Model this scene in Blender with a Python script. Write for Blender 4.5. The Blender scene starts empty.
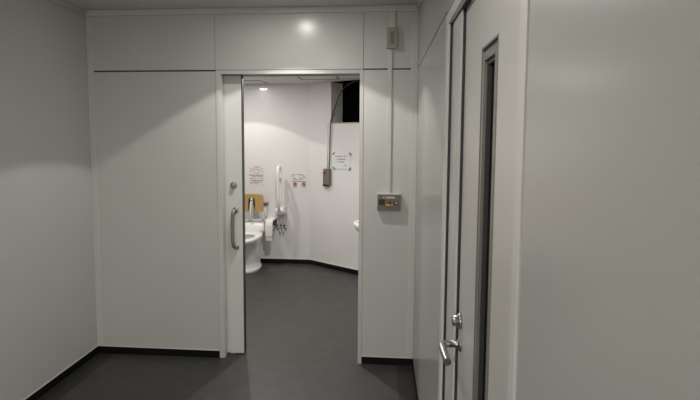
import bpy, bmesh, math, random
from mathutils import Vector, Matrix
PI = math.pi
scene = bpy.context.scene
COL = scene.collection
random.seed(7)

# ------------------------------------------------------------------ materials
def mat(name, col, rough=0.5, metal=0.0, spec=0.5, var=0.0, vscale=6.0, bump=0.0, bscale=60.0,
        coat=0.0, coat_rough=0.05, emit=None, estr=0.0):
    m = bpy.data.materials.new(name); m.use_nodes = True
    nt = m.node_tree; b = nt.nodes['Principled BSDF']
    b.inputs['Base Color'].default_value = (*col, 1)
    b.inputs['Roughness'].default_value = rough
    b.inputs['Metallic'].default_value = metal
    b.inputs['Specular IOR Level'].default_value = spec
    b.inputs['Coat Weight'].default_value = coat
    b.inputs['Coat Roughness'].default_value = coat_rough
    if emit:
        b.inputs['Emission Color'].default_value = (*emit, 1)
        b.inputs['Emission Strength'].default_value = estr
    tc = nt.nodes.new('ShaderNodeTexCoord')
    n = nt.nodes.new('ShaderNodeTexNoise'); n.inputs['Scale'].default_value = vscale
    n.inputs['Detail'].default_value = 4
    nt.links.new(tc.outputs['Object'], n.inputs['Vector'])
    r = nt.nodes.new('ShaderNodeValToRGB')
    r.color_ramp.elements[0].position = .3; r.color_ramp.elements[1].position = .7
    v = max(var, 0.01)
    r.color_ramp.elements[0].color = (*[c*(1-v) for c in col], 1)
    r.color_ramp.elements[1].color = (*[min(1, c*(1+v)) for c in col], 1)
    nt.links.new(n.outputs['Fac'], r.inputs['Fac'])
    nt.links.new(r.outputs['Color'], b.inputs['Base Color'])
    if bump:
        n2 = nt.nodes.new('ShaderNodeTexNoise'); n2.inputs['Scale'].default_value = bscale
        nt.links.new(tc.outputs['Object'], n2.inputs['Vector'])
        bp = nt.nodes.new('ShaderNodeBump'); bp.inputs['Strength'].default_value = bump
        bp.inputs['Distance'].default_value = .002
        nt.links.new(n2.outputs['Fac'], bp.inputs['Height'])
        nt.links.new(bp.outputs['Normal'], b.inputs['Normal'])
    return m

M = {}
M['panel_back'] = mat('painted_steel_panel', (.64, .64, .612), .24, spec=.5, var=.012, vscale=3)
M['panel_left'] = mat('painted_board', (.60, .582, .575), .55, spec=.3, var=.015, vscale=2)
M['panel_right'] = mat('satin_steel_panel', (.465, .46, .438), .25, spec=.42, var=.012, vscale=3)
M['door'] = mat('door_paint', (.63, .62, .59), .28, spec=.5, var=.012)
M['slide'] = mat('white_sliding_door_paint', (.80, .80, .77), .28, var=.01)
M['trim'] = mat('trim_paint', (.68, .67, .64), .35, spec=.5)
M['groove'] = mat('groove_dark', (.13, .127, .118), .8)
M['wc_wall'] = mat('melamine_wall', (.77, .755, .74), .30, spec=.5, var=.012, vscale=2.5, coat=.8, coat_rough=.04)
M['wc_ceil'] = mat('restroom_ceiling', (.70, .68, .655), .7, var=.015)
M['ceil'] = mat('ceiling_board', (.66, .65, .615), .85, var=.05, vscale=40, bump=.4, bscale=120)
M['base'] = mat('black_vinyl_baseboard', (.006, .006, .006), .5, spec=.2)
M['black'] = mat('black_void', (.003, .003, .003), .9, spec=0)
M['rubber'] = mat('rubber_seal', (.04, .041, .042), .5)
M['steel'] = mat('brushed_steel', (.43, .41, .38), .28, metal=1)
M['darksteel'] = mat('dark_steel', (.25, .24, .22), .32, metal=1)
M['china'] = mat('white_china', (.82, .80, .77), .10, spec=.6)
M['plastic'] = mat('white_plastic', (.87, .86, .835), .3)
M['plastic_grey'] = mat('grey_plastic', (.50, .49, .47), .4)
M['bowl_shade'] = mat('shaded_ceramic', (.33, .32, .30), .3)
M['tan'] = mat('tan_vinyl_pad', (.50, .315, .11), .45, var=.05, vscale=12)
M['blackp'] = mat('black_plastic', (.012, .012, .012), .4)
M['paper'] = mat('paper_white', (.80, .79, .80), .8)
M['notice'] = mat('notice_paper', (.72, .71, .725), .6)
M['sticker'] = mat('sticker_film', (.74, .71, .69), .5)
M['sticker2'] = mat('sticker_pale', (.79, .77, .74), .5)
M['ink'] = mat('ink_grey', (.16, .15, .15), .8)
M['ink_soft'] = mat('ink_faded', (.31, .29, .295), .8)
M['ink_red'] = mat('ink_faded_red', (.34, .25, .25), .8)
M['red'] = mat('red_print', (.55, .06, .06), .5)
M['tape'] = mat('dark_green_tape', (.12, .16, .14), .5)
M['box_grey'] = mat('taupe_metal_box', (.19, .175, .145), .5, spec=.3)
M['box_dark'] = mat('dark_taupe_box', (.175, .155, .125), .4)
M['box_edge'] = mat('pale_casing_lit_edge', (.66, .65, .61), .4)
M['switch'] = mat('olive_switch_plate', (.40, .385, .29), .45)
M['rocker'] = mat('grey_rocker', (.25, .245, .235), .5)
M['grille'] = mat('dark_grille', (.06, .06, .055), .5)
M['redbtn'] = mat('red_button', (.42, .012, .015), .3)
M['yellow'] = mat('yellow_label', (.66, .54, .03), .5)
M['orange'] = mat('orange_ink', (.55, .2, .02), .6)
M['blue'] = mat('blue_ink', (.06, .05, .22), .6)
M['cable'] = mat('grey_cable', (.045, .045, .044), .5)
M['wood'] = mat('raw_board_edge', (.52, .43, .31), .7, var=.12, vscale=30)
M['reveal'] = mat('grey_reveal', (.62, .60, .57), .8)
M['lens'] = mat('lamp_lens', (.9, .88, .84), .4, emit=(1, .95, .88), estr=1.5)
M['win_frame'] = mat('window_frame_grey', (.25, .245, .225), .35, metal=.3)
M['glass'] = mat('dark_window_glass', (.004, .006, .005), .25, spec=.03)
M['hatch_line'] = mat('hatch_aluminium_edge', (.20, .19, .18), .5)

def floor_mat(name, c0, c1, rough):
    m = bpy.data.materials.new(name); m.use_nodes = True
    nt = m.node_tree; b = nt.nodes['Principled BSDF']
    b.inputs['Roughness'].default_value = rough
    b.inputs['Specular IOR Level'].default_value = .4
    tc = nt.nodes.new('ShaderNodeTexCoord')
    n = nt.nodes.new('ShaderNodeTexNoise'); n.inputs['Scale'].default_value = 95; n.inputs['Detail'].default_value = 5
    n.inputs['Roughness'].default_value = .7
    n2 = nt.nodes.new('ShaderNodeTexNoise'); n2.inputs['Scale'].default_value = 9; n2.inputs['Detail'].default_value = 3
    nt.links.new(tc.outputs['Object'], n.inputs['Vector']); nt.links.new(tc.outputs['Object'], n2.inputs['Vector'])
    ad = nt.nodes.new('ShaderNodeMix'); ad.data_type = 'FLOAT'; ad.inputs[0].default_value = .22
    nt.links.new(n.outputs['Fac'], ad.inputs[2]); nt.links.new(n2.outputs['Fac'], ad.inputs[3])
    r = nt.nodes.new('ShaderNodeValToRGB')
    r.color_ramp.elements[0].position = .36; r.color_ramp.elements[1].position = .66
    r.color_ramp.elements[0].color = (*c0, 1); r.color_ramp.elements[1].color = (*c1, 1)
    nt.links.new(ad.outputs[0], r.inputs['Fac']); nt.links.new(r.outputs['Color'], b.inputs['Base Color'])
    bp = nt.nodes.new('ShaderNodeBump'); bp.inputs['Strength'].default_value = .25; bp.inputs['Distance'].default_value = .001
    nt.links.new(n.outputs['Fac'], bp.inputs['Height']); nt.links.new(bp.outputs['Normal'], b.inputs['Normal'])
    return m
M['floor'] = floor_mat('speckled_vinyl_floor', (.026, .025, .0235), (.082, .078, .073), .45)
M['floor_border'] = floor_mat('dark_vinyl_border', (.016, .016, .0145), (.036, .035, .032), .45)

# ------------------------------------------------------------------ mesh helpers
def box(bm, a, b, mi=0, bev=0.0, seg=2):
    x0, y0, z0 = [min(p, q) for p, q in zip(a, b)]; x1, y1, z1 = [max(p, q) for p, q in zip(a, b)]
    v = [bm.verts.new(p) for p in ((x0,y0,z0),(x1,y0,z0),(x1,y1,z0),(x0,y1,z0),(x0,y0,z1),(x1,y0,z1),(x1,y1,z1),(x0,y1,z1))]
    fs = [bm.faces.new([v[i] for i in q]) for q in ((3,2,1,0),(4,5,6,7),(0,1,5,4),(1,2,6,5),(2,3,7,6),(3,0,4,7))]
    for f in fs: f.material_index = mi
    if bev:
        es = list({e for f in fs for e in f.edges})
        r = bmesh.ops.bevel(bm, geom=es, offset=bev, segments=seg, affect='EDGES', profile=.5)
        for f in r['faces']: f.material_index = mi
    return v

def obox(bm, c, ux, uy, uz, hx, hy, hz, mi=0):
    c = Vector(c); ux = Vector(ux).normalized()*hx; uy = Vector(uy).normalized()*hy; uz = Vector(uz).normalized()*hz
    s = [(-1,-1,-1),(1,-1,-1),(1,1,-1),(-1,1,-1),(-1,-1,1),(1,-1,1),(1,1,1),(-1,1,1)]
    v = [bm.verts.new(c + ux*a + uy*b + uz*d) for a, b, d in s]
    for q in ((3,2,1,0),(4,5,6,7),(0,1,5,4),(1,2,6,5),(2,3,7,6),(3,0,4,7)):
        bm.faces.new([v[i] for i in q]).material_index = mi

def smooth_path(pts, n=8):
    P = [Vector(p) for p in pts]; out = []
    for i in range(len(P)-1):
        p0 = P[max(i-1, 0)]; p1 = P[i]; p2 = P[i+1]; p3 = P[min(i+2, len(P)-1)]
        for k in range(n):
            t = k/n
            out.append(.5*((2*p1)+(p2-p0)*t+(2*p0-5*p1+4*p2-p3)*t*t+(3*p1-p0-3*p2+p3)*t*t*t))
    out.append(P[-1]); return out

def tube(bm, pts, r, seg=14, mi=0, cap=True):
    P = [Vector(p) for p in pts]; R = r if isinstance(r, (list, tuple)) else [r]*len(P)
    T = []
    for i in range(len(P)):
        d = P[min(i+1, len(P)-1)] - P[max(i-1, 0)]; T.append(d.normalized())
    u = T[0].orthogonal().normalized(); rings = []
    for i, p in enumerate(P):
        u = (u - T[i]*u.dot(T[i])).normalized(); w = T[i].cross(u)
        rings.append([bm.verts.new(p + (u*math.cos(2*PI*k/seg) + w*math.sin(2*PI*k/seg))*R[i]) for k in range(seg)])
    for a, b in zip(rings, rings[1:]):
        for k in range(seg):
            f = bm.faces.new((a[k], a[(k+1) % seg], b[(k+1) % seg], b[k])); f.material_index = mi; f.smooth = True
    if cap:
        bm.faces.new(list(reversed(rings[0]))).material_index = mi; bm.faces.new(rings[-1]).material_index = mi

def lathe(bm, prof, origin, axis=(0,0,1), seg=28, mi=0):
    """prof: list of (radius, height along axis)"""
    ax = Vector(axis).normalized(); u = ax.orthogonal().normalized(); w = ax.cross(u); o = Vector(origin)
    rings = []
    for r, h in prof:
        r = max(r, 1e-5)
        rings.append([bm.verts.new(o + ax*h + (u*math.cos(2*PI*k/seg) + w*math.sin(2*PI*k/seg))*r) for k in range(seg)])
    for a, b in zip(rings, rings[1:]):
        for k in range(seg):
            f = bm.faces.new((a[k], a[(k+1) % seg], b[(k+1) % seg], b[k])); f.material_index = mi; f.smooth = True
    bm.faces.new(list(reversed(rings[0]))).material_index = mi; bm.faces.new(rings[-1]).material_index = mi

def loft(bm, rings, mi=0, cap0=True, cap1=True, smooth=True):
    R = [[bm.verts.new(p) for p in ring] for ring in rings]; n = len(R[0])
    for a, b in zip(R, R[1:]):
        for k in range(n):
            f = bm.faces.new((a[k], a[(k+1) % n], b[(k+1) % n], b[k])); f.material_index = mi; f.smooth = smooth
    if cap0: bm.faces.new(list(reversed(R[0]))).material_index = mi
    if cap1: bm.faces.new(R[-1]).material_index = mi

def prism(bm, outline, y0, y1, mi=0, plane='xz'):
    """closed outline of 2-D points extruded between y0 and y1"""
    mk = (lambda a, b, y: (a, y, b))
    A = [bm.verts.new(mk(a, b, y0)) for a, b in outline]; B = [bm.verts.new(mk(a, b, y1)) for a, b in outline]
    n = len(A)
    for k in range(n): bm.faces.new((A[k], A[(k+1) % n], B[(k+1) % n], B[k])).material_index = mi
    f1 = bm.faces.new(list(reversed(A))); f2 = bm.faces.new(B)
    f1.material_index = f2.material_index = mi
    bmesh.ops.triangulate(bm, faces=[f1, f2])

def obj(name, bm, mats, parent=None, bevel=0.0, seg=2, mw=None):
    bmesh.ops.remove_doubles(bm, verts=bm.verts, dist=1e-6)
    bmesh.ops.recalc_face_normals(bm, faces=bm.faces)
    me = bpy.data.meshes.new(name); bm.to_mesh(me); bm.free()
    for k in (mats if isinstance(mats, (list, tuple)) else [mats]): me.materials.append(M[k])
    o = bpy.data.objects.new(name, me); COL.objects.link(o)
    if mw is not None: o.matrix_world = mw
    if parent is not None:
        o.parent = parent; o.matrix_parent_inverse = root_matrix(parent).inverted()
    if bevel:
        md = o.modifiers.new('bevel', 'BEVEL'); md.width = bevel; md.segments = seg; md.limit_method = 'ANGLE'
        md.angle_limit = math.radians(40)
    return o

def root_matrix(o):
    m = o.matrix_basis.copy()
    while o.parent is not None:
        m = o.parent.matrix_basis @ o.matrix_parent_inverse @ m if False else o.parent.matrix_basis @ (o.matrix_parent_inverse @ m)
        o = o.parent
    return m

def tag(o, label=None, cat=None, group=None, kind=None):
    if label: o['label'] = label
    if cat: o['category'] = cat
    if group: o['group'] = group
    if kind: o['kind'] = kind
    return o

def thing(name, loc, label, cat, group=None, kind=None):
    o = bpy.data.objects.new(name, None); COL.objects.link(o); o.location = loc
    o.empty_display_size = .1
    return tag(o, label, cat, group, kind)

def struct(name, bm, mats, label, cat, parent=None, bevel=0.0):
    return tag(obj(name, bm, mats, parent, bevel), label, cat, kind='structure')

NB = bmesh.new

# ------------------------------------------------------------------ dimensions
XL, XR = -2.013, .218          # corridor side walls
YB = 3.506                     # corridor face of the partition
YP = 3.652                     # restroom face of the partition
ZC = 2.385                     # corridor ceiling
ZW = 2.163                     # restroom ceiling
YF = 6.278                     # restroom far wall
YK = -3.0                      # corridor end behind the camera
ZS = 1.987                     # panel seam
DX0, DX1 = -1.085, -.157       # clear doorway
FX0, FX1 = -1.121, -.131       # outside of its frame
FZ0, FZ1 = 1.957, 1.983        # inside / outside of frame head
CH0 = Vector((-.869, YF, 0))   # angled wall starts here
CD = Vector((.605, -.452, 0)).normalized()      # along the angled wall
CN = Vector((-CD.y, CD.x, 0)) * 1.0             # into the wall
if CN.y < 0: CN = -CN
CHL = 1.62
CH1 = CH0 + CD*CHL
WXL = -2.55

# ------------------------------------------------------------------ floor
bm = NB()
box(bm, (XL-.1, YK-.1, -.1), (XR+.1, YB, 0), 0)
box(bm, (WXL-.1, YB, -.1), (CH1.x+.1, YF+.1, 0), 0)
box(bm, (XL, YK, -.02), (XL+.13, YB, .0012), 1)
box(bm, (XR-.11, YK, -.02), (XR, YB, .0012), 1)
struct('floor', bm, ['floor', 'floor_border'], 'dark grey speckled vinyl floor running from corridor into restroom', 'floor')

# ------------------------------------------------------------------ ceilings
bm = NB(); box(bm, (XL-.1, YK-.1, ZC), (XR+.1, YB+.02, ZC+.1))
struct('ceiling', bm, 'ceil', 'dim mottled ceiling of the corridor above the doorway wall', 'ceiling')
bm = NB(); box(bm, (WXL-.1, YP-.01, ZW), (CH1.x+.1, YF+.6, ZW+.1))
struct('ceiling.001', bm, 'wc_ceil', 'pale lower ceiling inside the restroom beyond the doorway', 'ceiling')

# ------------------------------------------------------------------ partition (panels with open joints on a dark backing)
g = .0035
ys = YB + .022
bm = NB()
JL, JR = -1.124, -.134
gv = .001
def pan(x0, x1, z0, z1): box(bm, (x0, YB, z0), (x1, ys, z1), 0, .0015, 1)
pan(XL-.05, FX0+.004, 0, ZS-.010); pan(XL-.05, JL-gv, ZS, ZC); 
pan(JL+gv, JR-gv, ZS-.001, ZC)
pan(FX1-.004, XR+.05, 0, ZS-.006); pan(JR+gv, XR+.05, ZS+.002, ZC)
box(bm, (XL-.05, ys, 0), (FX0+.006, ys+.008, ZC), 1)
box(bm, (FX1-.006, ys, 0), (XR+.05, ys+.008, ZC), 1)
box(bm, (FX0, ys, ZS-.012), (FX1, ys+.008, ZC), 1)
box(bm, (FX0, YB+.03, ZS), (FX1, YP, ZC), 0)
box(bm, (FX1, YB+.03, 0), (CH1.x+.05, YP, ZC), 2)
box(bm, (WXL-.05, YP-.022, 0), (DX0, YP, ZC), 2)
box(bm, (WXL-.05, YB+.03, 0), (WXL, YP-.02, ZC), 2)
struct('wall_back', bm, ['panel_back', 'groove', 'wc_wall'], 'pale steel panel wall facing the camera, holding the sliding door', 'wall')

bm = NB(); box(bm, (XL-.1, YK-.1, 0), (XL, YB+.0, ZC))
struct('wall_left', bm, 'panel_left', 'plain grey corridor wall at the left of the picture', 'wall')

# right wall, with the opening of the double-leaf door
DY0, DY1 = .848, 1.925         # frame outside
DZ = 1.968
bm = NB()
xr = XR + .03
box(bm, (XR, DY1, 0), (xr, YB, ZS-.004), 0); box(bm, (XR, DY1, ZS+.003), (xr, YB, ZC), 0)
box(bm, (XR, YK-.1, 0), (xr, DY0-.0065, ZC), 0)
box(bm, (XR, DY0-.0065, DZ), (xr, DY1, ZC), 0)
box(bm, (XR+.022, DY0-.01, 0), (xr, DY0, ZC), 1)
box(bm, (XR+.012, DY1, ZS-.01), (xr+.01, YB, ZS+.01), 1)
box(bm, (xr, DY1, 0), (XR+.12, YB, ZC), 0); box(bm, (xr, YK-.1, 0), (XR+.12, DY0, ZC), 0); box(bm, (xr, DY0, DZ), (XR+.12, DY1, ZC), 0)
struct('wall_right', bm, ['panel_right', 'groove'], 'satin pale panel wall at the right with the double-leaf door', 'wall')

bm = NB(); box(bm, (XL-.1, YK-.1, 0), (XR+.1, YK, ZC))
struct('wall_front', bm, 'panel_left', 'end wall of the corridor behind the viewer', 'wall')

# ------------------------------------------------------------------ restroom walls
bm = NB(); box(bm, (WXL-.1, YF, 0), (CH0.x+.03, YF+.1, ZW))
struct('wall_far', bm, 'wc_wall', 'white restroom wall behind the toilet', 'wall')
bm = NB(); box(bm, (WXL-.1, YP, 0), (WXL, YF+.1, ZW))
struct('wall_restroom_left', bm, 'wc_wall', 'white restroom side wall hidden left of the toilet', 'wall')
bm = NB(); box(bm, (CH1.x, YP, 0), (CH1.x+.1, CH1.y+.1, ZW))
struct('wall_restroom_right', bm, 'wc_wall', 'white restroom side wall carrying the washbasin', 'wall')

def cpt(s, d, z):          # point on the angled wall: s along it, d out of it towards the room
    p = CH0 + CD*s - CN*d; return Vector((p.x, p.y, z))
HS0, HS1, HZ = .336, 1.02, 1.702     # recess in the angled wall
bm = NB()
def cbox(bm, s0, s1, d0, d1, z0, z1, mi=0):
    c = (cpt(s0, d0, z0) + cpt(s1, d1, z1))/2
    obox(bm, c, CD, CN, (0,0,1), abs(s1-s0)/2, abs(d1-d0)/2, abs(z1-z0)/2, mi)
cbox(bm, 0, HS0, 0, -.1, 0, ZW); cbox(bm, HS1, CHL+.1, 0, -.1, 0, ZW); cbox(bm, HS0, HS1, 0, -.1, 0, HZ-.014)
cbox(bm, HS0, HS1, .001, -.1, HZ-.014, HZ, 1)
cbox(bm, HS0-.02, HS0, -.1, -.21, HZ-.05, ZW, 2); cbox(bm, HS0-.002, HS0+.0012, -.004, -.2, HZ, ZW, 2)
cbox(bm, HS1, HS1+.02, -.1, -.21, HZ-.05, ZW, 3); cbox(bm, HS0-.02, HS1+.02, -.2, -.22, HZ-.05, ZW, 3)
cbox(bm, HS0-.02, HS1+.02, -.1, -.21, HZ-.05, HZ-.001, 3)
cbox(bm, HS0, HS1, -.004, -.2, ZW-.003, ZW+.01, 3)
struct('wall_far_right', bm, ['wc_wall', 'wood', 'reveal', 'black'], 'angled white restroom wall with a square black recess near the ceiling', 'wall')

# ------------------------------------------------------------------ baseboards
bh = .051
bm = NB(); box(bm, (XL, YB-.005, 0), (FX0, YB+.001, bh)); box(bm, (FX1, YB-.005, 0), (XR, YB+.001, bh))
box(bm, (XL, YB-.005, bh), (FX0, YB+.001, bh+.005), 1); box(bm, (FX1, YB-.005, bh), (XR, YB+.001, bh+.005), 1)
struct('baseboard_back', bm, ['base', 'trim'], 'black baseboard under the panels beside the doorway', 'baseboard', bevel=.0015)
bm = NB(); box(bm, (XL-.001, YK, 0), (XL+.005, YB-.005, bh)); box(bm, (XL-.001, YK, bh), (XL+.005, YB-.005, bh+.005), 1)
struct('baseboard_left', bm, ['base', 'trim'], 'black baseboard along the left corridor wall', 'baseboard', bevel=.0015)
bm = NB(); box(bm, (XR-.004, DY1+.01, 0), (XR+.001, YB-.005, bh)); box(bm, (XR-.004, YK, 0), (XR+.001, DY0-.01, bh))
struct('baseboard_right', bm, 'base', 'black baseboard along the right corridor wall', 'baseboard', bevel=.0015)
bm = NB(); box(bm, (WXL, YF-.005, 0), (CH0.x, YF+.001, .055)); box(bm, (WXL, YF-.007, .055), (CH0.x, YF+.001, .063), 1)
struct('baseboard_far', bm, ['base', 'trim'], 'black baseboard with white top edge behind the toilet', 'baseboard')
bm = NB(); cbox(bm, 0, CHL, .005, -.001, 0, .055); cbox(bm, 0, CHL, .007, -.001, .055, .063, 1)
struct('baseboard_far_right', bm, ['base', 'trim'], 'black baseboard with white top edge under the angled wall', 'baseboard')

# ------------------------------------------------------------------ trims
bm = NB(); box(bm, (XL, YB-.007, bh), (XL+.043, YB, ZC-.04))
struct('trim_1', bm, 'trim', 'narrow vertical corner strip at the left end of the panels', 'trim', bevel=.002)
bm = NB(); box(bm, (XR-.045, YB-.008, bh), (XR, YB, ZC-.04))
struct('trim_2', bm, 'trim', 'narrow vertical corner strip at the right end of the panels', 'trim', bevel=.002)
bm = NB(); box(bm, (XL, YB-.02, ZC-.038), (XR, YB, ZC), 0, .003)
struct('trim_3', bm, 'trim', 'narrow strip where panels meet the corridor ceiling', 'trim')
bm = NB(); box(bm, (XL, YK, ZC-.03), (XL+.015, YB-.02, ZC), 0, .003)
struct('trim_4', bm, 'panel_left', 'ceiling edge strip along the left wall', 'trim')
bm = NB(); box(bm, (XR-.015, YK, ZC-.03), (XR, YB-.02, ZC), 0, .003)
struct('trim_5', bm, 'trim', 'ceiling edge strip along the right wall', 'trim')

# ------------------------------------------------------------------ door_1 : sliding restroom door
d1 = thing('door_1', (-1.02, 3.59, 0), 'pale sliding door pushed open into the wall pocket, with vertical bar handle', 'door', kind='structure')
bm = NB()
box(bm, (FX0, YB-.005, 0), (DX0-.010, YB+.055, FZ1), 0, .002, 1)
box(bm, (DX0-.014, YB-.004, 0), (DX0, YB+.055, FZ0), 0, .002, 1)
box(bm, (DX1, YB-.005, 0), (FX1, YP+.012, FZ1), 0, .002, 1)
box(bm, (DX0-.012, YB-.005, FZ0), (DX1+.002, YB+.006, FZ1), 0, .002, 1)
box(bm, (DX0-.012, YP-.008, FZ0-.001), (DX1+.002, YP+.012, FZ1), 0, .002, 1)
box(bm, (DX0-.012, YB+.006, FZ0+.003), (DX1+.002, YP-.008, FZ1+.015), 1)  # rail slot under the head, its shade painted in as black
obj('door_frame', bm, ['trim', 'blackp'], d1)
bm = NB(); box(bm, (-1.93, 3.577, .008), (-.967, 3.613, FZ0+.002), 0, .002, 1)
leaf = obj('sliding_panel', bm, 'slide', d1)
bm = NB(); box(bm, (-.968, 3.578, .008), (-.962, 3.624, FZ0+.001))
tag(obj('edge_seal', bm, 'rubber', leaf), 'black rubber edge')
bm = NB()
hx = -1.026; hy = 3.535
tube(bm, smooth_path([(hx+.008, 3.577, 1.034), (hx+.007, 3.553, 1.036), (hx+.003, 3.538, 1.027), (hx, hy, 1.005), (hx-.002, hy, .93),
                      (hx-.002, hy, .84), (hx, hy, .812), (hx+.004, 3.540, .785), (hx+.010, 3.558, .775), (hx+.012, 3.577, .776)], 6), .0125)
for z, x in ((1.034, hx+.008), (.776, hx+.012)): lathe(bm, [(.021, 0), (.021, .006), (.017, .009), (0, .009)], (x, 3.577, z), (0,-1,0))
tag(obj('door_handle', bm, 'steel', leaf), 'brushed steel vertical bar handle')
bm = NB(); lathe(bm, [(.024, 0), (.024, .006), (.018, .012), (.017, .026), (.013, .030), (0, .030)], (-1.028, 3.577, 1.208), (0,-1,0))
obj('lock_knob', bm, 'steel', leaf)
bm = NB(); box(bm, (-1.07, 3.580, 0), (-1.03, 3.61, .02), 0, .003)
obj('floor_guide', bm, 'wood', d1)

# ------------------------------------------------------------------ door_2 : double-leaf door in the right wall
d2 = thing('door_2', (XR, 1.4, 0), 'pale steel double-leaf door with narrow dark slit window and lever handle', 'door', kind='structure')
xf = XR - .003
bm = NB()
box(bm, (xf, 1.872, 0), (XR+.006, DY1, DZ), 0, .001, 1); box(bm, (XR+.006, 1.872, 0), (XR+.10, DY1, DZ), 1)
box(bm, (xf, DY0, 0), (XR+.10, DY0+.040, DZ), 0, .001, 1)
box(bm, (xf, DY0+.04, DZ-.034), (XR+.0105, 1.872, DZ), 0, .001, 1); box(bm, (XR+.0105, DY0+.04, DZ-.034), (XR+.10, 1.872, DZ), 1)
box(bm, (XR+.065, DY0+.04, 0), (XR+.07, 1.872, DZ-.034), 1)
obj('door_frame', bm, ['trim', 'rubber'], d2)
LZ = DZ - .036
X1 = XR + .013; X2 = XR + .026
bm = NB(); box(bm, (X1, 1.665, .008), (X1+.0065, 1.862, LZ), 0, .0008, 1); box(bm, (X1+.0065, 1.665, .008), (X1+.04, 1.862, LZ), 1)
obj('narrow_leaf', bm, ['door', 'rubber'], d2)
bm = NB()
wy0, wy1, wz0, wz1 = 1.183, 1.374, .42, 1.770
box(bm, (X2, DY0+.044, .008), (X2+.034, wy0, LZ), 0); box(bm, (X2, wy1, .008), (X2+.034, 1.652, LZ), 0)
box(bm, (X2, wy0, .008), (X2+.034, wy1, wz0), 0); box(bm, (X2, wy0, wz1), (X2+.034, wy1, LZ), 0)
main = obj('wide_leaf', bm, 'door', d2)
bm = NB()
def wf(y0, y1, z0, z1, x0, x1, w, mi):
    box(bm, (x0, y0, z0), (x1, y0+w, z1), mi, .0008, 1); box(bm, (x0, y1-w, z0), (x1, y1, z1), mi, .0008, 1)
    box(bm, (x0, y0+w, z0), (x1, y1-w, z0+w), mi, .0008, 1); box(bm, (x0, y0+w, z1-w), (x1, y1-w, z1), mi, .0008, 1)
wf(wy0-.001, wy1+.001, wz0, wz1+.001, X2-.0015, X2+.03, .006, 0)
wf(wy0+.005, wy1-.005, wz0+.006, wz1-.005, X2+.004, X2+.03, .012, 1)
wf(wy0+.010, wy1-.016, wz0+.018, wz1-.016, X2-.001, X2+.03, .020, 0)
wf(wy0+.030, wy1-.036, wz0+.038, wz1-.036, X2+.006, X2+.03, .010, 2)
wfm = obj('window_frame', bm, ['win_frame', 'rubber', 'rubber'], main)
bm = NB(); box(bm, (X2+.016, wy0+.02, wz0+.02), (X2+.024, wy1-.02, wz1-.02))
obj('window_pane', bm, 'glass', main)
# lever handle
hy, hz = 1.602, .916
bm = NB()
lathe(bm, [(.022, 0), (.022, .005), (.019, .007), (.012, .008), (.0105, .012), (.0105, .036)], (X2, hy, hz), (-1,0,0))
lv = smooth_path([(X2-.034, hy, hz), (X2-.050, hy-.002, hz), (X2-.058, hy-.014, hz), (X2-.058, hy-.06, hz), (X2-.055, hy-.128, hz-.003)], 6)
tube(bm, lv, [.0105]*8 + [.011]*(len(lv)-8), 18)
obj('lever_handle', bm, 'steel', main)
bm = NB()
lathe(bm, [(.024, 0), (.024, .007), (.021, .010), (.0165, .011), (.0165, .024), (.014, .027), (0, .027)], (X2, hy+.004, hz+.072), (-1,0,0))
obj('lock_cylinder', bm, 'steel', main)

# ------------------------------------------------------------------ conduit, switch and call panel on the partition
bm = NB()
box(bm, (.031, YB-.016, 2.243), (.069, YB, ZC-.038), 0, .003); box(bm, (.023, YB-.014, 1.175), (.052, YB, 2.112), 0, .003)
tag(obj('cable_duct', bm, 'trim'), 'slim white vertical cable duct from ceiling down to the grey call panel', 'cable duct')

t = thing('wall_switch', (.047, YB, 2.112), 'small olive switch box high on the white cable duct', 'switch')
bm = NB(); box(bm, (.013, YB-.030, 2.112), (.081, YB, 2.243), 0, .004); obj('back_box', bm, 'box_edge', t)
bm = NB(); box(bm, (.012, YB-.038, 2.111), (.082, YB-.029, 2.244), 0, .003); obj('cover_plate', bm, 'switch', t)
bm = NB(); box(bm, (.034, YB-.042, 2.140), (.062, YB-.037, 2.216), 0, .002); obj('rocker', bm, 'rocker', t)

t = thing('call_panel', (.041, YB, 1.064), 'taupe wall panel with red button and yellow label right of the doorway', 'control panel')
px0, px1, pz0, pz1 = -.036, .119, 1.066, 1.176
bm = NB(); box(bm, (px0, YB-.037, pz0), (px1, YB, pz1), 0, .002); obj('casing', bm, 'box_edge', t)  # pale casing colour paints the light along the panel's top edge
bm = NB(); box(bm, (px0+.002, YB-.041, pz0-.001), (px1-.001, YB-.034, pz1-.006), 0, .0015)
fp = obj('front_plate', bm, 'box_grey', t)
yf = YB - .0412
def flat(name, x0, x1, z0, z1, m, parent, th=.0012, y=yf):
    bm = NB(); box(bm, (x0, y-th, z0), (x1, y, z1)); return obj(name, bm, m, parent)
pw = px1-px0; ph = pz1-pz0
U = lambda u: px0 + (u-22)/378*pw          # panel-local measure: u across, v down
V = lambda v: pz1 - (v-45)/285*ph
bm = NB()
box(bm, (U(122), yf-.0012, V(126)), (U(300), yf, V(96)), 0); box(bm, (U(135), yf-.002, V(122)), (U(176), yf, V(99)), 1)
for k in range(5): box(bm, (U(184+k*20), yf-.002, V(117)), (U(196+k*20), yf, V(104)), 2)
tag(obj('title_label', bm, ['paper', 'red', 'ink_soft'], fp), 'white strip label with red mark')
bm = NB(); box(bm, (U(52), yf-.0012, V(238)), (U(146), yf, V(140)), 0)
for i in range(5):
    for j in range(5):
        lathe(bm, [(.0026, 0), (.0026, .0022), (0, .0022)], (U(66+i*16), yf, V(156+j*17)), (0,-1,0), 10, 1)
tag(obj('speaker_grille', bm, ['grille', 'blackp'], fp), 'dark square speaker grille')
bm = NB(); lathe(bm, [(.0095, 0), (.0095, .004), (.007, .005), (.007, .009), (.005, .011), (0, .011)], (U(220), yf, V(192)), (0,-1,0))
tag(obj('call_button', bm, 'redbtn', fp), 'red push button')
bm = NB(); box(bm, (U(164), yf-.0012, V(255)), (U(272), yf, V(222)), 0)
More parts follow.
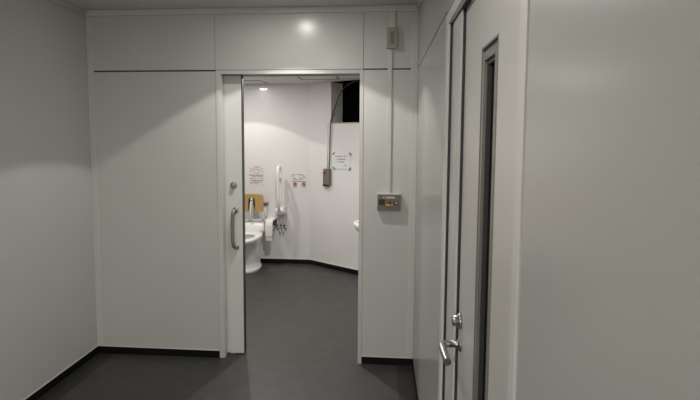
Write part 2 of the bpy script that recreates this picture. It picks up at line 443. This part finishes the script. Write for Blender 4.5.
for k, (a, b) in enumerate(((172, 186), (190, 202), (212, 224), (230, 240), (246, 262))):
    box(bm, (U(a), yf-.002, V(248)), (U(b), yf, V(229)), 1 if k > 2 else 2 if k == 0 else 0)
tag(obj('warning_label', bm, ['yellow', 'ink', 'orange'], fp), 'yellow label with dark characters')
bm = NB()
for a, b in ((176, 196), (200, 214), (220, 236)): box(bm, (U(a), yf-.001, V(281)), (U(b), yf, V(268)))
obj('small_print', bm, 'blue', fp)
bm = NB(); lathe(bm, [(.0115, 0), (.0115, .003), (.009, .004), (.009, .008), (0, .008)], (U(312), yf, V(196)), (0,-1,0), 24, 0)
lathe(bm, [(.0065, .007), (.0065, .014), (0, .014)], (U(322), yf, V(198)), (0,-1,0), 18, 1)
tag(obj('key_switch', bm, ['blackp', 'box_edge'], fp), 'black and white round key switch')

# ------------------------------------------------------------------ downlights (fixture + lamp)
def spot(name, loc, power, col, ang=112.6, blend=.06, rad=.035):
    l = bpy.data.lights.new(name, 'SPOT'); l.energy = power; l.color = col; l.spot_size = math.radians(ang); l.spot_blend = blend
    l.shadow_soft_size = rad
    o = bpy.data.objects.new(name, l); COL.objects.link(o); o.location = loc; return o
def disk(name, loc, power, col, size=.09):
    l = bpy.data.lights.new(name, 'AREA'); l.shape = 'DISK'; l.size = size; l.energy = power; l.color = col
    o = bpy.data.objects.new(name, l); COL.objects.link(o); o.location = loc; return o
def downlight(x, y, z, label):
    t = thing('downlight', (x, y, z), label, 'ceiling light', 'round ceiling downlights')
    bm = NB(); lathe(bm, [(.047, .0), (.047, -.006), (.062, -.006), (.068, -.002), (.068, .0)], (x, y, z)); obj('trim_ring', bm, 'trim', t)
    bm = NB(); lathe(bm, [(.046, -.001), (.046, -.004), (0, -.004)], (x, y, z)); obj('lens', bm, 'lens', t)
W1 = (1, .975, .92); W2 = (1, .975, .93)
DL = [(-.585, 2.955, ZC, 'round downlight in corridor ceiling just before the sliding door', 33, 3.9, W1),
      (-.585, .95, ZC, 'round downlight in corridor ceiling above the viewer', 0, 9, W1),
      (-.585, -2.3, ZC, 'unseen fill downlight added in corridor ceiling behind the viewer', 0, 78, W1),  # added fill lamp, out of view, brightens the lower back wall
      (-1.57, 5.65, ZW, 'round downlight in restroom ceiling above the toilet', 19, 6.5, W2),
      (-.75, 4.40, ZW, 'round downlight in restroom ceiling near the doorway', 5, 22, W2)]
for x, y, z, lab, ps, pd, c in DL:
    downlight(x, y, z, lab)
    if ps: spot('downlight_beam', (x, y, z-.012), ps, c)
    disk('downlight_glow', (x, y, z-.008), pd, c)

# ------------------------------------------------------------------ ceiling hatches in the restroom
def hatch(x0, x1, y0, y1, label, w=.014):
    t = thing('ceiling_hatch', ((x0+x1)/2, (y0+y1)/2, ZW), label, 'ceiling hatch')
    bm = NB()
    for a, b in (((x0, y0), (x1, y0+w)), ((x0, y1-w), (x1, y1)), ((x0, y0+w), (x0+w, y1-w)), ((x1-w, y0+w), (x1, y1-w))):
        box(bm, (a[0], a[1], ZW-.006), (b[0], b[1], ZW))
    obj('hatch_frame', bm, 'hatch_line', t)
    bm = NB(); box(bm, (x0+w, y0+w, ZW-.003), (x1-w, y1-w, ZW)); obj('hatch_panel', bm, 'wc_ceil', t)
hatch(-.895, -.475, 5.30, 5.76, 'square access hatch in restroom ceiling before the black recess', .022)
hatch(-1.82, -1.36, 5.86, 6.24, 'square access hatch in restroom ceiling against the wall above the toilet', .008)

# ------------------------------------------------------------------ toilet
TX = -1.545
def egg(cx, cy, z, a, bf, bb, n=56, e=2.25):
    out = []
    for k in range(n):
        t = 2*PI*k/n; c, s = math.cos(t), math.sin(t)
        x = a*math.copysign(abs(c)**(2/e), c); b = bf if s > 0 else bb
        y = b*math.copysign(abs(s)**(2/e), s)
        out.append((cx+x, cy-y, z))
    return out
t = thing('toilet', (TX, 5.98, 0), 'white floor-standing toilet with open seat below the tan backrest', 'toilet')
bm = NB()
loft(bm, [egg(TX, 5.98, 0, .136, .25, .24), egg(TX, 5.98, .026, .136, .25, .24), egg(TX, 5.98, .036, .132, .246, .24),
          egg(TX, 5.98, .042, .118, .234, .24), egg(TX, 5.98, .12, .119, .245, .24), egg(TX, 5.96, .24, .128, .285, .24),
          egg(TX, 5.93, .32, .145, .33, .25), egg(TX, 5.88, .375, .165, .36, .25), egg(TX, 5.86, .398, .172, .385, .25)])
obj('bowl', bm, 'china', t)
bm = NB()
o0 = egg(TX, 5.86, .398, .173, .395, .25); o1 = egg(TX, 5.86, .404, .178, .40, .253); o2 = egg(TX, 5.86, .420, .178, .40, .253)
o3 = egg(TX, 5.86, .428, .168, .388, .245); i3 = egg(TX, 5.78, .426, .124, .205, .165); i2 = egg(TX, 5.78, .418, .114, .192, .152); i0 = egg(TX, 5.78, .399, .110, .188, .148)
loft(bm, [o0, o1, o2, o3, i3, i2, i0], cap0=False, cap1=False)
obj('seat', bm, 'plastic', t)
bm = NB(); loft(bm, [egg(TX, 5.78, .4185, .117, .196, .156), egg(TX, 5.78, .404, .104, .175, .138), egg(TX, 5.79, .400, .05, .10, .06)], cap0=False)
tag(obj('bowl_inside', bm, 'bowl_shade', t), 'shaded inside of the bowl')
bm = NB()
def rrect(x0, x1, y0, y1, z, r, n=6):
    out = []
    for cx, cy, a0 in ((x1-r, y1-r, 0), (x0+r, y1-r, 90), (x0+r, y0+r, 180), (x1-r, y0+r, 270)):
        for k in range(n+1):
            a = math.radians(a0+90*k/n); out.append((cx+r*math.cos(a), cy+r*math.sin(a), z))
    return out
bx0, bx1 = TX-.165, TX+.160
loft(bm, [rrect(bx0+.02, bx1-.02, 6.10, 6.27, .398, .04), rrect(bx0, bx1, 6.095, 6.272, .43, .04), rrect(bx0, bx1, 6.10, 6.272, .475, .04),
          rrect(bx0+.008, bx1-.008, 6.135, 6.27, .512, .04), rrect(bx0+.03, bx1-.03, 6.15, 6.26, .522, .03)])
obj('washlet_unit', bm, 'plastic', t, bevel=.004)
bm = NB(); box(bm, (TX-.20, 6.19, .522), (TX+.112, 6.276, .556), 0, .012, 3); obj('rear_cover', bm, 'china', t)

# backrest with its post
t = thing('padded_backrest', (TX, 6.2, .55), 'tan padded backrest with central notch above the toilet', 'backrest')
bx = TX + .005; zb0, zb1 = .655, .865
out = []
hw = .135; r = .032
def arc(cx, cz, r, a0, a1, n=7): return [(cx+r*math.cos(math.radians(a0+(a1-a0)*k/n)), cz+r*math.sin(math.radians(a0+(a1-a0)*k/n))) for k in range(n+1)]
out += arc(bx+hw-.016, zb0+.016, .016, -90, 0) + arc(bx+hw-r, zb1-.006-r, r, 0, 80) + [(bx, zb1)] + arc(bx-hw+r, zb1-.006-r, r, 100, 180)
out += arc(bx-hw+.016, zb0+.016, .016, 180, 270)
nw = .038
out += [(bx-nw-.006, zb0), (bx-nw, zb0+.01)] + arc(bx, .790, nw, 180, 0, 12) + [(bx+nw, zb0+.01), (bx+nw+.006, zb0)]
bm = NB(); prism(bm, out, 6.10, 6.145); obj('pad', bm, 'tan', t, bevel=.008, seg=3)
bm = NB(); tube(bm, [(bx-.006, 6.12, .560), (bx-.006, 6.115, .62), (bx-.004, 6.115, .79)], .018, 16)
lathe(bm, [(.030, 0), (.030, .022), (.024, .028), (0, .028)], (bx-.002, 6.13, .792), (0,-1,0), 24)
obj('support_post', bm, 'china', t)
bm = NB(); lathe(bm, [(.009, 0), (.009, .006), (0, .006)], (bx-.002, 6.102, .788), (0,-1,0), 18); obj('pivot_bolt', bm, 'blackp', t)
bm = NB(); tube(bm, [(bx+.004, 6.099, .765), (bx+.002, 6.099, .58)], .005, 10); obj('slide_rod', bm, 'darksteel', t)
bm = NB(); box(bm, (bx-.035, 6.136, .72), (bx+.035, 6.278, .79), 0, .006); obj('wall_bracket', bm, 'plastic_grey', t)

# flush button on its pipe
t = thing('flush_valve', (-1.405, YF, .55), 'round grey flush button on a white pipe right of the tan backrest', 'flush button')
bm = NB(); lathe(bm, [(.036, 0), (.036, .006), (.030, .012), (.026, .028), (0, .028)], (-1.405, YF, .738), (0,-1,0)); obj('flange', bm, 'plastic_grey', t)
bm = NB(); lathe(bm, [(.023, .026), (.021, .045), (.015, .05), (0, .05)], (-1.400, YF, .734), (0,-1,0)); obj('button', bm, 'darksteel', t)
bm = NB(); tube(bm, [(-1.410, 6.264, .72), (-1.410, 6.264, .565)], .012, 14); obj('pipe', bm, 'plastic', t)

# toilet roll holder
t = thing('toilet_roll_holder', (-1.345, YF, .33), 'white toilet roll holder with black arms right of the toilet', 'toilet roll holder')
x0, x1 = -1.381, -1.276
bm = NB()
prof = [(6.278, .545), (6.278, .56), (6.17, .568), (6.11, .562), (6.075, .54), (6.064, .50), (6.066, .37), (6.071, .37), (6.071, .50), (6.082, .535), (6.112, .552), (6.17, .557), (6.25, .548)]
A = [bm.verts.new((x0+.010, y, z)) for y, z in prof]; B = [bm.verts.new((x1-.010, y, z)) for y, z in prof]
for k in range(len(A)): bm.faces.new((A[k], A[(k+1) % len(A)], B[(k+1) % len(B)], B[k]))
f1 = bm.faces.new(A); f2 = bm.faces.new(list(reversed(B))); bmesh.ops.triangulate(bm, faces=[f1, f2])
box(bm, (x0, 6.10, .548), (x1, 6.278, .564), 0, .004)
obj('cover_flap', bm, 'plastic', t)
for xa in (x0-.002, x1-.008):
    bm = NB(); box(bm, (xa, 6.085, .492), (xa+.010, 6.278, .544), 0, .004); obj('side_arm', bm, 'blackp', t)
bm = NB(); lathe(bm, [(.052, 0), (.052, .083), (0, .083)], (x0+.012, 6.15, .485), (1,0,0)); obj('paper_roll', bm, 'paper', t)
bm = NB(); box(bm, (x0+.018, 6.074, .318), (x1-.014, 6.077, .50)); obj('hanging_sheet', bm, 'paper', t)

# fold-up grab bar
gx = -1.212
t = thing('grab_bar', (gx, YF, .44), 'white fold-up grab bar raised upright on the restroom wall', 'grab bar')
bm = NB(); top = 1.19
path = [(gx, 6.205, .66), (gx, 6.20, .8), (gx-.002, 6.195, 1.12)] + [(gx-.003, 6.1275+.0675*math.cos(math.radians(a)), 1.12+.075*math.sin(math.radians(a))) for a in range(15, 180, 15)] + \
       [(gx-.004, 6.06, 1.12), (gx-.003, 6.075, .8), (gx, 6.10, .665)]
tube(bm, path, .0165, 16)
obj('bar', bm, 'plastic', t)
bm = NB(); box(bm, (gx-.013, 6.065, 1.035), (gx+.013, 6.19, 1.055), 0, .004); obj('cross_brace', bm, 'plastic_grey', t)
bm = NB(); lathe(bm, [(.022, 0), (.030, .004), (.030, .112), (.022, .116)], (gx-.056, 6.16, .662), (1,0,0)); box(bm, (gx-.045, 6.15, .62), (gx+.045, 6.275, .70), 0, .01)
obj('hinge_housing', bm, 'plastic', t)
bm = NB(); lathe(bm, [(.020, 0), (.020, .012), (.014, .016), (0, .016)], (gx, 6.115, .668), (0,-1,0), 20); obj('hinge_cap', bm, 'china', t)
bm = NB(); box(bm, (gx-.056, 6.225, .445), (gx+.060, 6.278, .635), 0, .008); pl = obj('mounting_plate', bm, 'plastic_grey', t)
for k in (-.045, 0, .042):
    bm = NB(); lathe(bm, [(.011, 0), (.011, .008), (.006, .012), (0, .012)], (gx-.004+k, 6.226, .478), (0,-1,0), 16); obj('bolt', bm, 'blackp', pl)
bm = NB()
for k in (-.018, .018): tube(bm, [(gx+k, 6.255, .45), (gx+k, 6.25, .385)], .011, 12)
obj('lower_stay', bm, 'plastic', t)

# ------------------------------------------------------------------ notices
def line_of(name, m, parent, x0, x1, z, h, y, seed, mw=None, **k):
    bm = bmesh.new(); segs(bm, x0, x1, z, h, y, 0, seed, **k); obj(name, bm, m, parent, mw=mw)
def segs(bm, x0, x1, z, h, y, mi, seed, gap=.004, fill=.8, lo=.006, hi=.022, th=.0008):
    rnd = random.Random(seed); x = x0
    while x < x1:
        w = min(rnd.uniform(lo, hi), x1-x)
        if rnd.random() < fill: box(bm, (x, y-th, z-h/2), (x+w, y, z+h/2), mi)
        x += w + gap
t = thing('wall_sign', (-1.52, YF, .95), 'pale instruction sign with a drawing over text lines, above the toilet', 'sign')
bm = NB(); box(bm, (-1.614, YF-.002, .940), (-1.428, YF, 1.192)); obj('sign_sheet', bm, 'sticker', t)
ysn = YF-.002
bm = NB()
segs(bm, -1.56, -1.48, 1.175, .012, ysn, 0, 1)
for a, b, z in ((-1.60, -1.55, 1.150), (-1.60, -1.57, 1.12), (-1.47, -1.44, 1.150), (-1.465, -1.44, 1.12), (-1.535, -1.50, 1.140)): segs(bm, a, b, z, .010, ysn, 0, int(z*1000), fill=.7)
tube(bm, [(-1.52+.035*math.cos(a*.5), ysn-.001, 1.125+.028*math.sin(a*.5)) for a in range(14)], .0022, 6)
obj('drawing', bm, 'ink_soft', t)
for a, b, z, h, sd, fl in ((-1.608, -1.435, 1.075, .013, 5, .95), (-1.60, -1.44, 1.058, .010, 6, .8), (-1.605, -1.44, 1.034, .009, 7, .7),
                           (-1.605, -1.436, 1.012, .012, 8, .95), (-1.605, -1.45, .992, .011, 9, .8), (-1.60, -1.49, .974, .009, 10, .8), (-1.447, -1.435, .952, .008, 2, 1)):
    line_of('text_line', 'ink_red', t, a, b, z, h, ysn, sd, fill=fl)


t = thing('wall_sign', (-1.0, YF, .93), 'pale sign with two red prohibition circles right of the grab bar', 'sign')
bm = NB(); box(bm, (-1.102, YF-.002, .926), (-.902, YF, 1.108)); obj('sign_sheet', bm, 'sticker2', t)
for z, a, b, sd in ((1.088, -1.092, -.93, 3), (1.070, -1.096, -1.03, 4), (1.072, -1.0, -.91, 14), (1.048, -1.0, -.912, 15), (1.043, -1.085, -1.04, 16), (1.028, -1.09, -.92, 17)):
    line_of('text_line', 'ink_soft', t, a, b, z, .010, ysn, sd, fill=.75)
bm = NB(); box(bm, (-1.100, ysn-.001, 1.003), (-.905, ysn, 1.010)); obj('rule_line', bm, 'ink', t)
for cx in (-1.052, -.945):
    bm = NB(); cz = .972
    tube(bm, [(cx+.022*math.cos(2*PI*k/24), ysn-.0015, cz+.022*math.sin(2*PI*k/24)) for k in range(25)], .0042, 8, cap=False)
    tube(bm, [(cx-.016, ysn-.0015, cz+.016), (cx+.016, ysn-.0015, cz-.016)], .004, 8)
    obj('red_symbol', bm, 'red', t)
    bm = NB(); box(bm, (cx-.004, ysn-.001, cz-.006), (cx+.013, ysn, cz+.013)); box(bm, (cx-.012, ysn-.001, cz-.014), (cx+.002, ysn, cz-.003)); obj('black_pictogram', bm, 'ink', t)
for a, b, sd in ((-1.085, -1.02, 21), (-.98, -.915, 22)): line_of('small_print', 'ink_soft', t, a, b, .938, .008, ysn, sd)

# paper notice taped on the angled wall (built in wall-local frame)
def wall_frame(s, z):
    p = cpt(s, 0, z)
    return Matrix(((CD.x, CN.x, 0, p.x), (CD.y, CN.y, 0, p.y), (0, 0, 1, p.z), (0, 0, 0, 1)))
Fm = wall_frame(.510, 1.268)
t = thing('paper_notice', cpt(.510, 0, 1.175), 'sheet of white paper taped to the angled wall below the black recess', 'notice')
bm = NB()
hw_, hh_ = .132, .088
n = 16; A = []
for i in range(n+1):
    u = -hw_ + 2*hw_*i/n; bow = .006*(1-(u/hw_)**2)
    A.append([bm.verts.new((u, -.0025-bow*.4-.002, hh_)), bm.verts.new((u, -.0025-bow, -hh_+.012-.014*(1-(u/hw_)**2)))])
for i in range(n): bm.faces.new((A[i][0], A[i+1][0], A[i+1][1], A[i][1]))
pp = obj('sheet', bm, 'notice', t, mw=Fm)
md = pp.modifiers.new('thick', 'SOLIDIFY'); md.thickness = .0008
for z, a, b, h, sd in ((.055, -.095, .06, .012, 31), (.022, -.085, .055, .013, 32), (-.008, -.065, .06, .011, 33), (-.045, .035, .07, .010, 34)):
    line_of('handwritten_line', 'ink_soft', t, a, b, z, h, -.009, sd, mw=Fm, fill=.9)
for (u, z, a) in ((-.125, .083, 45), (.125, .083, -45), (-.120, -.085, -45), (.120, -.085, 45)):
    bm = NB(); an = math.radians(a); obox(bm, (u, -.006, z), (math.cos(an), 0, math.sin(an)), (0,1,0), (-math.sin(an), 0, math.cos(an)), .020, .0015, .008)
    obj('tape', bm, 'tape', t, mw=Fm)

CABLE = [(0.705, -0.06, 2.16), (0.627, -0.05, 2.148), (0.549, -0.04, 2.119), (0.491, -0.03, 2.072), (0.455, -0.02, 2.023), (0.419, -0.01, 1.935), (0.383, 0, 1.84), (0.357, 0.01, 1.756), (0.351, 0.02, 1.699), (0.337, 0.016, 1.505), (0.333, 0.015, 1.333), (0.33, 0.022, 1.175)]
# control box with its cable
cs = .297
Fm = wall_frame(cs, 1.07)
t = thing('control_box', cpt(cs, 0, .966), 'taupe box with a red button hanging from the cable on the angled wall', 'control box')
bm = NB(); box(bm, (-.044, -.045, -.085), (.050, -.001, .104), 0, .005); cb = obj('casing', bm, 'box_dark', t, mw=Fm)
bm = NB(); lathe(bm, [(.019, 0), (.019, .004), (.013, .006), (.011, .015), (0, .015)], (-.022, -.045, .060), (0,-1,0), 22); obj('red_button', bm, 'redbtn', t, mw=Fm)
bm = NB(); box(bm, (-.045, -.047, -.100), (.018, -.001, -.075), 0, .003); obj('bottom_connector', bm, 'blackp', t, mw=Fm)
bm = NB(); box(bm, (-.048, -.030, -.118), (0, -.001, -.100), 0, .003); tag(obj('bottom_tab', bm, 'plastic', t, mw=Fm), 'white tab under the box')
bm = NB(); box(bm, (-.030, -.0465, -.045), (-.008, -.0445, -.02)); box(bm, (-.041, -.046, -.07), (-.038, -.044, .03)); obj('label_mark', bm, 'darksteel', t, mw=Fm)
bm = NB()
cpath = smooth_path([cpt(*q) for q in CABLE], 6)
tube(bm, cpath, .0068, 10)
tag(obj('hanging_cable', bm, 'cable'), 'grey cable looping from the black recess down to the taupe box', 'cable')
bm = NB(); p = [cpt(HS0-.048, .006, z) for z in (1.70, 1.175)]
tube(bm, p, .006, 8)
tag(obj('surface_cable', bm, 'plastic'), 'straight white cable on the wall beside the grey hanging cable', 'cable')

# ------------------------------------------------------------------ washbasin (only its edge shows behind the door frame)
t = thing('washbasin', (CH1.x, 4.96, .6), 'white washbasin half hidden behind the right door frame', 'washbasin')
bm = NB(); wx = CH1.x; bxc = -.03; ax = .243
def bas(z, s, sx=1.0): 
    pts = []
    for k in range(40):
        a = 2*PI*k/40; c, s_ = math.cos(a), math.sin(a)
        x = bxc + (ax*s*sx*c if c < 0 else (wx-.005-bxc)*c); pts.append((x, 4.97+.24*s*s_, z))
    return pts
loft(bm, [bas(z-.058, k) for z, k in ((.65, .35), (.67, .55), (.70, .80), (.745, .95), (.785, 1.0), (.80, .985), (.80, .90), (.76, .78), (.70, .5))])
obj('basin', bm, 'china', t)
bm = NB(); tube(bm, smooth_path([(wx-.12, 4.97, .64), (wx-.12, 4.97, .46), (wx-.08, 4.97, .40), (wx-.002, 4.97, .41)], 6), .02, 14); obj('drain_trap', bm, 'steel', t)
bm = NB(); tube(bm, smooth_path([(wx-.06, 4.97, .73), (wx-.06, 4.97, .84), (wx-.10, 4.97, .88), (wx-.16, 4.97, .86)], 6), .012, 12); obj('tap', bm, 'steel', t)

# ------------------------------------------------------------------ world, camera
w = bpy.data.worlds.new('world'); w.use_nodes = True; scene.world = w
w.node_tree.nodes['Background'].inputs[0].default_value = (.02, .02, .02, 1)
w.node_tree.nodes['Background'].inputs[1].default_value = .3

yaw, pit, rol = .0870, .0885, -.0044
f = Vector((-math.sin(yaw)*math.cos(pit), math.cos(yaw)*math.cos(pit), -math.sin(pit)))
r = Vector((math.cos(yaw), math.sin(yaw), 0)); d = f.cross(r)
r2 = math.cos(rol)*r + math.sin(rol)*d; d2 = -math.sin(rol)*r + math.cos(rol)*d
cam = bpy.data.cameras.new('camera'); co = bpy.data.objects.new('camera', cam); COL.objects.link(co)
co.matrix_world = Matrix(((r2.x, -d2.x, -f.x, 0), (r2.y, -d2.y, -f.y, 0), (r2.z, -d2.z, -f.z, 1.55), (0, 0, 0, 1)))
cam.sensor_width = 36; cam.lens = 529.88/700*36
cam.shift_x = (350-336.71)/700; cam.shift_y = -(200-183.14)/700
cam.clip_start = .02; cam.clip_end = 100
scene.camera = co
scene.view_settings.view_transform = 'Standard'
scene.view_settings.look = 'None'
scene.view_settings.exposure = 0.0
